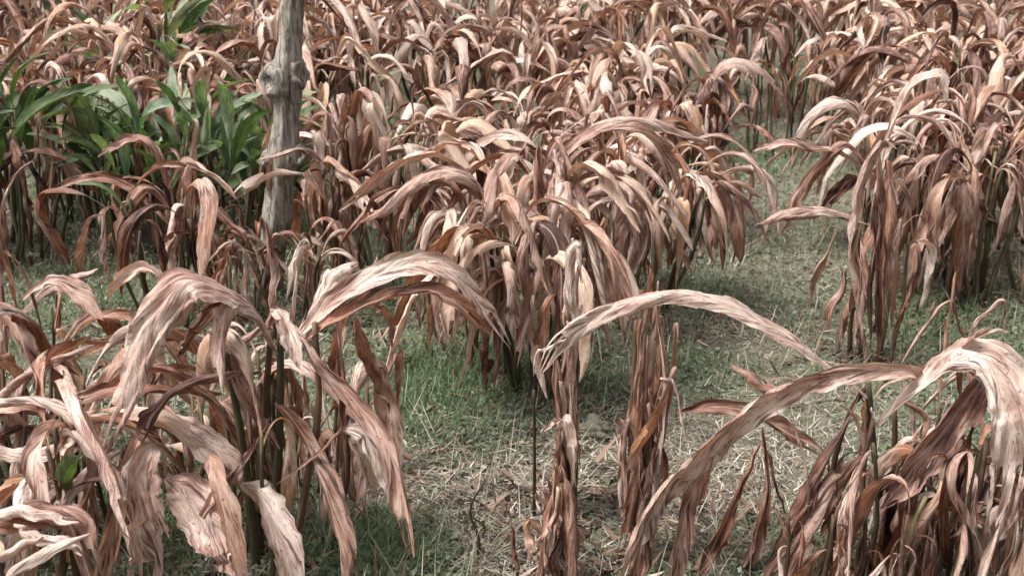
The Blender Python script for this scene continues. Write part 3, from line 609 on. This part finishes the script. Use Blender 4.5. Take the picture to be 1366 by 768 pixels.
# ------------------------------------------------------------------ the middle distance
def put(px, py, label, **kw):
    b = on_ground(px, py)
    if kw.get('name') == 'green_plant': kw.setdefault('gf', (.35, .97)); kw.setdefault('gp', (.15, .80))
    kw.setdefault('seed', int(px * 7 + py * 13)); kw.setdefault('level', 'mid'); kw.setdefault('ls', .92); kw.setdefault('sf', (.62, .74)); kw.setdefault('af', (.84, 1.0)); kw.setdefault('dome', .22)
    return plant(kw.pop('name', 'withered_plant'), label, b, **kw), b[1]
kc, YK = put(700, 508, 'central clump with long limp leaves hanging down to the green grass', h=1.06, ns=19, nl=6.2, rad=.25, sf=(.64, .74), ls=.86, mixs={'hang': .25, 'snap': .15, 'arch': .55, 'spread': .05}, pale=.58, rust=.25, lean=.24, seed=4251, level='near', green_stem=.55)
hero(kc, [(720, 230), (716, 196), (712, 240), (714, 330), (712, 400), (716, 452)], [YK, YK - .2], [6, 14, 30, 28, 24, 8], .5, .45, .5, .2, .7, .2)
hero(kc, [(725, 230), (742, 188), (762, 230), (782, 280), (784, 332)], [YK, YK - .2], [6, 16, 30, 26, 6], .62, .15, .5, .2, .6, .2)
hero(kc, [(710, 230), (690, 205), (665, 232), (654, 270), (644, 304)], [YK, YK - .2], [6, 20, 38, 40, 12], .6, .2, .5, 0, .4, .2, 2)
hero(kc, [(735, 240), (738, 200), (745, 260), (748, 330)], [YK, YK - .24], [6, 12, 16, 5], .7, .1, .5, 0, .8, .3)
hero(kc, [(790, 240), (820, 215), (832, 260), (832, 325)], [YK + .3, YK + .1], [6, 16, 30, 6], .66, .05, .5, 0, .3, .1)
hero(kc, [(740, 220), (800, 165), (860, 160), (920, 180), (944, 190)], [YK, YK + .2], [8, 22, 26, 18, 4], .7, .1, .5, 0, .6, .2)
hero(kc, [(735, 225), (790, 180), (850, 175), (890, 215), (910, 262)], [YK, YK + .1], [8, 22, 26, 22, 5], .58, .1, .5, 0, .6, .2)
put(822, 408, 'clump with dark clustered stems just behind the central clump', h=1.08, ns=18, nl=6.0, rad=.28, pale=.56, rust=.3, lean=.22, sf=(.64, .74), ls=.86, mixs={'hang': .25, 'snap': .15, 'arch': .55, 'spread': .05})
put(612, 470, 'low clump of short rust brown hanging leaves between the arched leaf and the central clump', h=.62, ns=5, nl=3, rad=.12, pale=.42, rust=.7, mixs={'hang': .6, 'drape': .4})
put(515, 372, 'clump with pale arched leaves to the right of the post', h=1.08, ns=14, nl=5.2, rad=.24, pale=.64, rust=.2, lean=.28, ls=1.0)
put(455, 395, 'rust brown drooping clump close beside the post', h=.86, ns=6, nl=3, rad=.13, pale=.36, rust=.7, lean=.2)
put(905, 305, 'clump beside the bare strip of ground with a hanging orange brown leaf', h=1.08, ns=12, nl=5.4, rad=.2, pale=.48, rust=.45, lean=.15)
ki, YI = put(1168, 478, 'tall leaning clump with a mottled upright leaf, alone on the bare ground to the right', h=1.05, ns=4, nl=2.0, rad=.10, pale=.48, rust=.45, mixs={'hang': .45, 'drape': .4, 'arch': .15}, level='near', lean=.08)
hero(ki, [(1152, 478), (1142, 410), (1132, 340), (1138, 265), (1156, 212), (1184, 184), (1200, 195)], [YI - .1, YI - .14], [12, 22, 26, 30, 30, 24, 6], .66, .1, .5, .2, .5, .2, 1, label='mottled yellow brown upright leaf')
for k_, (xa, ya, xb, yb, wv, pv, rv) in enumerate([(1172, 200, 1160, 470, 30, .3, .6), (1185, 215, 1178, 440, 26, .42, .8), (1150, 330, 1140, 470, 26, .5, .5), (1168, 260, 1172, 480, 30, .25, .5), (1180, 300, 1186, 430, 22, .62, .2), (1128, 360, 1104, 440, 24, .35, .6), (1140, 330, 1118, 470, 26, .45, .5)]):
    hero(ki, [(xa, ya + 14), (xa - 2, ya), ((xa * 2 + xb) / 3 + 4, (ya * 2 + yb) / 3), ((xa + 2 * xb) / 3 - 3, (ya + 2 * yb) / 3), (xb, yb)], [YI, YI - .06 - .02 * (k_ % 3)], [6, 12, wv, wv * .9, 6], pv, rv, .3 * (-1) ** k_, .6, .8, .3)
hero(ki, [(1160, 300), (1130, 287), (1090, 280), (1050, 284), (1010, 300)], [YI, YI - .12], [6, 14, 22, 24, 5], .66, .15, .6, 0, .5, .2)
hero(ki, [(1165, 235), (1120, 205), (1080, 200), (1040, 192), (1004, 202)], [YI + .3, YI + .2], [6, 14, 24, 18, 4], .74, .05, .6, 0, .5, .2)
hero(ki, [(1170, 240), (1130, 190), (1090, 220), (1062, 260), (1042, 310)], [YI + .3, YI + .2], [6, 18, 26, 28, 8], .46, .7, .5, 0, .6, .2)
hero(ki, [(1172, 240), (1192, 165), (1222, 112), (1250, 104), (1264, 138)], [YI + .35, YI + .3], [6, 16, 24, 26, 6], .85, 0, .5, 0, .5, .2)
put(1262, 388, 'bushy clump of dark brown leaves behind the mottled upright leaf', h=1.16, ns=13, nl=5.2, rad=.22, pale=.5, rust=.3, mixs={'arch': .4, 'hang': .4, 'drape': .2}, lean=.10)
put(1302, 408, 'upright clump of hanging leaves with straight pale stems near the right edge', h=1.08, ns=9, nl=4.6, rad=.15, pale=.45, rust=.35, mixs={'hang': .5, 'drape': .3, 'arch': .2})
put(1385, 400, 'clump cut off by the right edge at half height', h=1.1, ns=9, nl=3.4, rad=.18, pale=.5, rust=.3)
km, YM = put(235, 432, 'clump with a broad hanging pink brown leaf in front of the green plants', h=.95, ns=11, nl=1.6, rad=.17, pale=.38, rust=.4, level='near', green=.15, green_stem=.6, lean=.1)
hero(km, [(258, 262), (254, 224), (250, 262), (242, 304), (233, 352)], [YM, YM - .15], [6, 12, 30, 38, 16], .55, .45, .5, 0, .4, .2, 3)
hero(km, [(258, 290), (262, 252), (278, 300), (290, 340), (298, 372)], [YM, YM - .1], [6, 14, 26, 28, 6], .42, .5, .5, 0, .5, .2)
hero(km, [(262, 300), (285, 280), (312, 300), (342, 318)], [YM, YM - .1], [6, 20, 22, 5], .3, .4, .5, 0, .5, .2)
hero(km, [(240, 300), (205, 252), (172, 270), (156, 310), (160, 345)], [YM, YM - .05], [6, 18, 32, 30, 8], .26, .45, .5, 0, .5, .2)
hero(km, [(225, 300), (165, 245), (115, 240), (64, 258)], [YM + .1, YM + .1], [5, 16, 22, 4], .26, .6, .6, 0, .5, .2)
hero(km, [(235, 290), (205, 200), (170, 190), (132, 212)], [YM + .2, YM + .2], [5, 16, 22, 4], .38, .6, .6, 0, .5, .2)

put(402, 448, 'low withered clump at the foot of the post', h=.6, ns=7, nl=3.6, rad=.14, pale=.5, rust=.4, lean=.2, level='near')
put(322, 440, 'low dry clump left of the foot of the post', h=.62, ns=7, nl=3.4, rad=.14, pale=.5, rust=.4, lean=.2, level='near')
# the green plants behind the post, and the dark corner
put(182, 325, 'leafy green plant with upright leaves, the left one behind the hanging pink leaf', name='green_plant', h=.92, ns=16, nl=4.8, rad=.24, green=.93, green_stem=.9, pale=.4, rust=.4)
put(262, 330, 'leafy green plant with upright blue green leaves close to the left of the post', name='green_plant', h=.95, ns=16, nl=4.8, rad=.26, green=.93, green_stem=.9, pale=.4, rust=.4)
put(335, 318, 'leafy green plant half hidden by the post', name='green_plant', h=.9, ns=11, nl=4.2, rad=.18, green=.9, green_stem=.9, pale=.4, rust=.4)
put(220, 262, 'tall dry clump whose drooping leaves hang over the green plants', h=1.25, ns=10, nl=4.6, rad=.26, green=.1, green_stem=.7, pale=.52, rust=.3)
put(128, 288, 'tall dry clump left of the green plants with leaves drooping over them', h=1.2, ns=10, nl=4.6, rad=.24, green_stem=.7, pale=.5, rust=.3)
put(306, 284, 'tall dry clump between the green plants and the post top', h=1.22, ns=10, nl=4.6, rad=.24, green_stem=.7, pale=.5, rust=.3)
put(196, 232, 'tall green plant behind the green bank, broad leaves near the top edge', name='green_plant', h=1.35, ns=9, nl=3.6, rad=.26, green=.75, green_stem=.9, gf=(.5, 1.0))
put(-8, 338, 'dark shaded leafy clump at the left edge', name='green_plant', h=1.08, ns=46, nl=2.2, rad=.36, gf=(.7, .95), green=.45, green_stem=.8, pale=.10, rust=.2, gp=(0, .12), ls=.95, sf=(.5, .8))  # leaf tones set very dark: the corner's shade is put into their colour
put(88, 268, 'dry clump with dark leaning stems beside the shaded left edge', h=1.2, ns=10, nl=3.0, rad=.2, pale=.48, rust=.35, green_stem=.6, lean=.22)
put(590, 268, 'green plant showing through the dry leaves between the post and the central clump', name='green_plant', h=.85, ns=7, nl=3.4, rad=.2, green=.7, green_stem=.9, pale=.5, rust=.3)
put(1040, 205, 'half green clump with bare dark stems at the far end of the bare strip', h=1.0, ns=12, nl=2.8, rad=.22, green=.12, green_stem=.8, pale=.5, rust=.3, level='mid')

# ------------------------------------------------------------------ the crowded back rows
taken = [(on_ground(x, y)[0], on_ground(x, y)[1]) for x, y in
         ((822, 408), (515, 372), (905, 305), (1238, 402), (1302, 408), (1385, 400), (165, 312), (262, 330), (335, 318), (220, 262), (196, 232), (128, 288), (306, 284), (12, 345), (88, 268), (590, 268), (1040, 205))]
AREAS = [(170, 'top left behind the green plants', 'back row plants, top left'),
         (400, 'around the top of the post', 'back row plants around the post'),
         (640, 'right of the post top', 'back row plants right of the post'),
         (880, 'straight behind the central clump', 'back row plants behind the central clump'),
         (1120, 'behind the half green clump', 'back row plants behind the half green clump'),
         (9999, 'in the top right', 'back row plants, top right')]
def bare(x, y):                                    # the open strip of ground stays free
    for (px, py, rr) in ((990, 250, .5), (985, 215, .4), (960, 330, .7), (1000, 400, .8), (70, 250, .45), (90, 330, .6), (945, 200, .2)):
        q = on_ground(px, py)
        if (q[0] - x) ** 2 + (q[1] - y) ** 2 < rr * rr: return True
    return False
back = {}
r = np.random.default_rng(99)
rows = [(5.8, .82, 1.12), (6.7, .84, 1.26), (7.7, .86, 1.38), (8.8, .90, 1.48), (10.0, .96, 1.52), (11.4, 1.1, 1.55), (13.2, 1.4, 1.55)]
for yy, dx, hgt in rows:
    half = .47 * yy + .5; x = -half + r.uniform(0, dx)
    while x < half:
        X_, Y_ = x + r.uniform(-.12, .12), yy + r.uniform(-.2, .2); x += dx * r.uniform(.85, 1.15)
        if any((X_ - a) ** 2 + (Y_ - b) ** 2 < .42 ** 2 for a, b in taken) or bare(X_, Y_): continue
        dpt = Y_ * cP + CAM_H * sP; px = 683 + FPX * X_ / dpt
        ar = next(a for a in AREAS if px < a[0])
        dist = 'midway back' if Y_ < 7.4 else ('deep in the crowd' if Y_ < 9.2 else 'far at the back')
        g = .08 if px < 500 else .005
        if Y_ < 6.8: dist = 'in the nearer rows'
        far = Y_ > 9.2
        po = plant('withered_plant', f'withered plant {ar[1]}, {dist}', np.array([X_, Y_, float(ground_z(X_, Y_))]), hgt * r.uniform(.86, 1.1), 11 if not far else 7,
              5.6 if not far else 4.6, .30, {'arch': .50, 'hang': .22, 'spread': .10, 'snap': .18}, 'mid' if Y_ < 7 else 'far', r.uniform(.48, .70), r.uniform(.05, .4), g,
              f'{ar[2]}, {dist}', int(r.integers(1, 1 << 30)), .30, green_stem=.5, ls=.88, sf=(.60, .72), af=(.82, 1.0), dome=.22)
        back.setdefault(po['label'], []).append((px, po))
ORD = ['leftmost', 'second from left', 'third from left', 'fourth from left', 'fifth from left', 'sixth from left', 'seventh from left', 'eighth from left']
for lab, lst in back.items():                      # in the crowd only the place within the row tells the plants apart
    if len(lst) > 1 and not lab.endswith('far at the back'):
        for k, (_, po) in enumerate(sorted(lst, key=lambda q: q[0])): po['label'] = f'{lab}, {ORD[min(k, 7)]}'

# ------------------------------------------------------------------ ground cover
def ribbons(name, base, dirs, length, width, lift, bend, tone, mat, label, cat):
    """thin blades: base (n,3), horizontal direction dirs (n,), lift = start elevation, bend = change of elevation"""
    n = len(base); K = 4; V = np.zeros((n, 2 * K - 1, 3)); p = base.copy(); side = np.stack([-np.sin(dirs), np.cos(dirs), np.zeros(n)], 1)
    wig = rng.uniform(-.5, .5, n)
    for k in range(K):
        f = k / (K - 1); w = width * (1 - f * .75)
        if k < K - 1:
            V[:, 2 * k] = p - side * w[:, None] * .5; V[:, 2 * k + 1] = p + side * w[:, None] * .5
        else: V[:, 2 * k] = p
        e = lift + bend * f; d = dirs + wig * f
        p = p + np.stack([np.cos(e) * np.cos(d), np.cos(e) * np.sin(d), np.sin(e)], 1) * (length / (K - 1))[:, None]
    V[..., 2] = np.maximum(V[..., 2], ground_z(V[..., 0], V[..., 1]) + .002)
    m = 2 * K - 1; o = np.arange(n)[:, None] * m
    fq = np.concatenate([o + np.array([0, 1, 3, 2]), o + np.array([2, 3, 5, 4])]); ft = o + np.array([4, 5, 6])
    me = bpy.data.meshes.new(name); me.vertices.add(n * m); me.vertices.foreach_set('co', V.astype(np.float32).ravel())
    nl = fq.size + ft.size; me.loops.add(nl); me.loops.foreach_set('vertex_index', np.concatenate([fq.ravel(), ft.ravel()]).astype(np.int32))
    npol = len(fq) + len(ft); me.polygons.add(npol)
    ls = np.concatenate([np.arange(len(fq)) * 4, fq.size + np.arange(len(ft)) * 3]).astype(np.int32); me.polygons.foreach_set('loop_start', ls)
    at_ = me.attributes.new('tone', 'FLOAT', 'POINT'); at_.data.foreach_set('value', np.repeat(tone, m).astype(np.float32))
    me.polygons.foreach_set('use_smooth', np.ones(npol, dtype=bool)); me.materials.append(mat); me.update(calc_edges=True); me.validate()
    return tag(link(name, me), label, cat, kind='stuff')

def scatter(n, y0, y1, power=1.6):                 # more of them nearer the camera
    t = rng.random(n); y = (y0 ** (1 - power) + t * (y1 ** (1 - power) - y0 ** (1 - power))) ** (1 / (1 - power)); x = rng.uniform(-1, 1, n) * (.50 * y + .35); return x, y
def vnoise(x, y, s, sd_):                          # cheap smooth 2-D noise 0..1
    q = np.zeros_like(x); r_ = np.random.default_rng(sd_)
    for k in range(7):
        a = r_.uniform(0, 6.28); f = s * r_.uniform(.6, 1.8); q += np.sin(f * (x * math.cos(a) + y * math.sin(a)) + r_.uniform(0, 6.28))
    return .5 + q / 7
def patches(x, y, lst):
    w = np.zeros_like(x)
    for px, py, rr, amp in lst:
        g = on_ground(px, py); w = np.maximum(w, amp * np.exp(-((x - g[0]) ** 2 + (y - g[1]) ** 2) / rr ** 2))
    return w
GREEN = [(590, 520, .34, 1.3), (650, 500, .28, 1.2), (560, 570, .22, .6), (640, 590, .15, .5), (500, 748, .22, .9), (460, 700, .12, .5), (230, 700, .25, .7), (990, 225, .5, .9), (890, 480, .2, .6), (1230, 420, .35, .7), (1280, 450, .3, .5),
         (70, 280, .7, .7), (420, 330, .6, .8), (560, 380, .5, .6), (940, 380, .35, .45), (1040, 330, .4, .4), (200, 400, .6, .6), (780, 520, .2, .6), (1080, 730, .2, .3), (700, 420, .4, .6)]
STRAW = [(560, 660, .35, 1), (620, 680, .35, 1), (480, 630, .25, .9), (960, 600, .4, .8), (800, 600, .25, .7), (680, 730, .3, .9), (1080, 560, .4, .6), (1000, 680, .3, .8), (1340, 330, .6, .8), (1000, 440, .4, .5)]
# green grass
x, y = scatter(170000, 2.0, 13); w = -.18 * patches(x, y, STRAW) + .10 + .14 * np.clip(vnoise(x, y, 4, 1) * 2 - .8, 0, 1) + patches(x, y, GREEN)
k = rng.random(len(x)) < w * .8; x, y = x[k], y[k]; w = w[k]; n = len(x)
ribbons('grass', np.stack([x, y, ground_z(x, y)], 1), rng.uniform(0, 6.28, n), rng.uniform(.035, .10, n) * (1 + .9 * np.clip(w, 0, 1)), rng.uniform(.002, .0045, n) * (1 + y * .06),
        rng.uniform(.6, 1.5, n), rng.uniform(-1.6, -.2, n), np.clip(.42 + .22 * rng.standard_normal(n) + .12 - .30 * np.clip(w, 0, 1), 0, 1), M_GRASS, 'short green grass growing in patches between the plants', 'grass')
# straw and dead grass
x, y = scatter(150000, 2.0, 11); w = .15 + .2 * np.clip(vnoise(x, y, 3, 2) * 2 - .7, 0, 1) + .5 * patches(x, y, STRAW) - .15 * patches(x, y, GREEN)
k = rng.random(len(x)) < w; x, y = x[k], y[k]; n = len(x)
ribbons('dead_grass', np.stack([x, y, ground_z(x, y) + .003 + .022 * rng.random(n) ** 2], 1), rng.uniform(0, 6.28, n), rng.uniform(.02, .09, n), rng.uniform(.0018, .0052, n) * (1 + y * .05),
        rng.normal(.12, .28, n), rng.normal(-.25, .35, n), np.clip(rng.normal(.48, .28, n), 0, 1), M_STRAW, 'pale straw and dead grass strewn over the soil', 'straw')
x, y = scatter(3200, 2.2, 10); n = len(x)          # standing dead stems
ribbons('dry_grass_stems', np.stack([x, y, ground_z(x, y)], 1), rng.uniform(0, 6.28, n), rng.uniform(.08, .24, n), rng.uniform(.0025, .005, n), rng.uniform(.5, 1.4, n), rng.uniform(-.8, .3, n),
        np.clip(rng.normal(.55, .2, n), 0, 1), M_STRAW, 'thin dry grass stems standing out of the litter', 'straw')
# shreds of dead leaf, thickest under the plants
PB = np.array([[o.location[0], o.location[1]] for o in COL.objects if o.parent is None and o.get('category') == 'plant'])
M_LITTER = blade_material('leaf_shreds', [(0.0, (0.035, 0.022, 0.016)), (0.4, (0.115, 0.068, 0.048)), (0.75, (0.26, 0.17, 0.125)), (1.0, (0.48, 0.38, 0.30))], .1, (1, .7, .5))
kk = rng.integers(0, len(PB), 16000); x = PB[kk, 0] + rng.normal(0, .26, 16000); y = PB[kk, 1] + rng.normal(0, .26, 16000); n = len(x)
ribbons('leaf_litter', np.stack([x, y, ground_z(x, y) + .004 + .03 * rng.random(n) ** 2], 1), rng.uniform(0, 6.28, n), rng.uniform(.03, .13, n), rng.uniform(.006, .024, n),
        rng.normal(.2, .35, n), rng.normal(-.3, .5, n), np.clip(rng.normal(.4, .25, n), 0, 1), M_LITTER, 'shreds of dead brown leaf lying under the plants', 'litter')
# low weeds: small blunt leaves
def weeds(n):
    x, y = scatter(n, 2.0, 11); w = .30 + .5 * np.clip(vnoise(x, y, 3.2, 4) * 2 - .6, 0, 1) + .5 * patches(x, y, GREEN) - .8 * patches(x, y, STRAW)
    k = rng.random(n) < w * .75; x, y = x[k], y[k]; n = len(x); a = rng.uniform(0, 6.28, n); L = rng.uniform(.008, .024, n) * (1 + y * .04); e = rng.uniform(-.2, .9, n)
    z = ground_z(x, y) + .004 + .035 * rng.random(n) ** 1.5
    d = np.stack([np.cos(e) * np.cos(a), np.cos(e) * np.sin(a), np.sin(e)], 1); s = np.stack([-np.sin(a), np.cos(a), rng.uniform(-.5, .5, n)], 1); b = np.stack([x, y, z], 1)
    V = np.stack([b, b + d * (L * .45)[:, None] + s * (L * .38)[:, None], b + d * L[:, None] + np.array([0, 0, -.002]), b + d * (L * .45)[:, None] - s * (L * .38)[:, None]], 1)
    me = bpy.data.meshes.new('weeds'); me.vertices.add(n * 4); me.vertices.foreach_set('co', V.astype(np.float32).ravel())
    me.loops.add(n * 4); me.loops.foreach_set('vertex_index', np.arange(n * 4, dtype=np.int32)); me.polygons.add(n); me.polygons.foreach_set('loop_start', np.arange(n, dtype=np.int32) * 4)
    at_ = me.attributes.new('tone', 'FLOAT', 'POINT'); at_.data.foreach_set('value', np.repeat(np.clip(rng.normal(.5, .25, n), 0, 1), 4).astype(np.float32))
    me.materials.append(M_WEED); me.update(calc_edges=True); me.validate(); tag(link('weeds', me), 'low green weeds with tiny leaves covering the soil', 'weeds', kind='stuff')
weeds(150000)

# ------------------------------------------------------------------ sticks lying about
def stick(label, pts, r0, seed, mat=M_STICK, lift=.012):
    r = np.random.default_rng(seed); W = np.array([on_ground(x, y) for x, y in pts]); W[:, 2] += lift
    b = W[0].copy(); P = catmull(W - b, 18); P += .003 * np.stack([smooth_noise(r, 18, 8) for _ in range(3)], 1)
    rad = r0 * np.linspace(1, .6, 18) * (1 + .15 * smooth_noise(r, 18, 9))
    o = link('stick', tube_mesh('stick', P, rad, 9, mat, .08, r)); o.location = tuple(map(float, b)); tag(o, label, 'stick')
stick('thick pale grey stick lying on the straw left of the short rust cone', [(735, 708), (700, 716), (660, 728), (640, 735)], .014, 1)
stick('thin straight twig lying across the straw behind the short rust cone', [(600, 700), (660, 680), (730, 662), (770, 655)], .005, 2)
stick('short pale stick on the ground between the two upright stalks', [(775, 700), (800, 694), (830, 690)], .011, 3)
stick('thin curved twig on the straw near the bottom edge', [(575, 712), (600, 726), (640, 722)], .005, 4)
stick('thin pale twig on the bare ground behind the longest arched leaf', [(1010, 545), (1070, 540), (1130, 532)], .006, 5)
def dry_stem(label, px, y0, y1, seed, rad=.005):
    b = on_ground(px, y0); r = np.random.default_rng(seed); P = catmull(np.array([at(px + r.uniform(-5, 5) * i, y0 + (y1 - y0) * i / 3, b[1]) for i in range(4)]) - b, 12)
    P[0, 2] -= .02
    o = link('dry_stem', tube_mesh('dry_stem', P, np.linspace(rad, rad * .6, 12), 7, M_STEMG, .06, r)); o.location = tuple(map(float, b)); o.color = (.15, 0, r.random(), 1); tag(o, label, 'stem')
dry_stem('bare dark green stem standing on the straw near the bottom edge, the taller of two', 634, 758, 640, 1)
dry_stem('bare dark stem standing on the straw near the bottom edge, the shorter of two', 641, 735, 688, 2)
# a grey clod between the upright stalks
def clod():
    import bmesh
    r = np.random.default_rng(8); bm = bmesh.new(); bmesh.ops.create_icosphere(bm, subdivisions=4, radius=1)
    for v in bm.verts:
        c = v.co.copy(); f = 1 + .12 * math.sin(5 * c.x + 3 * c.z) + .10 * math.sin(7 * c.y + 4 * c.x) + .08 * math.sin(11 * c.z + 9 * c.y) + r.uniform(-.03, .03)
        v.co = Vector((c.x * .065 * f, c.y * .06 * f, max(-.02, c.z * .055 * f)))
    me = bpy.data.meshes.new('soil_clod'); bm.to_mesh(me); bm.free(); me.materials.append(M_GROUND); me.polygons.foreach_set('use_smooth', np.ones(len(me.polygons), dtype=bool))
    b = on_ground(795, 590); o = link('soil_clod', me); o.location = tuple(map(float, b + np.array([0, 0, .015]))); tag(o, 'rounded grey clod of soil between the two upright stalks', 'clod')
clod()
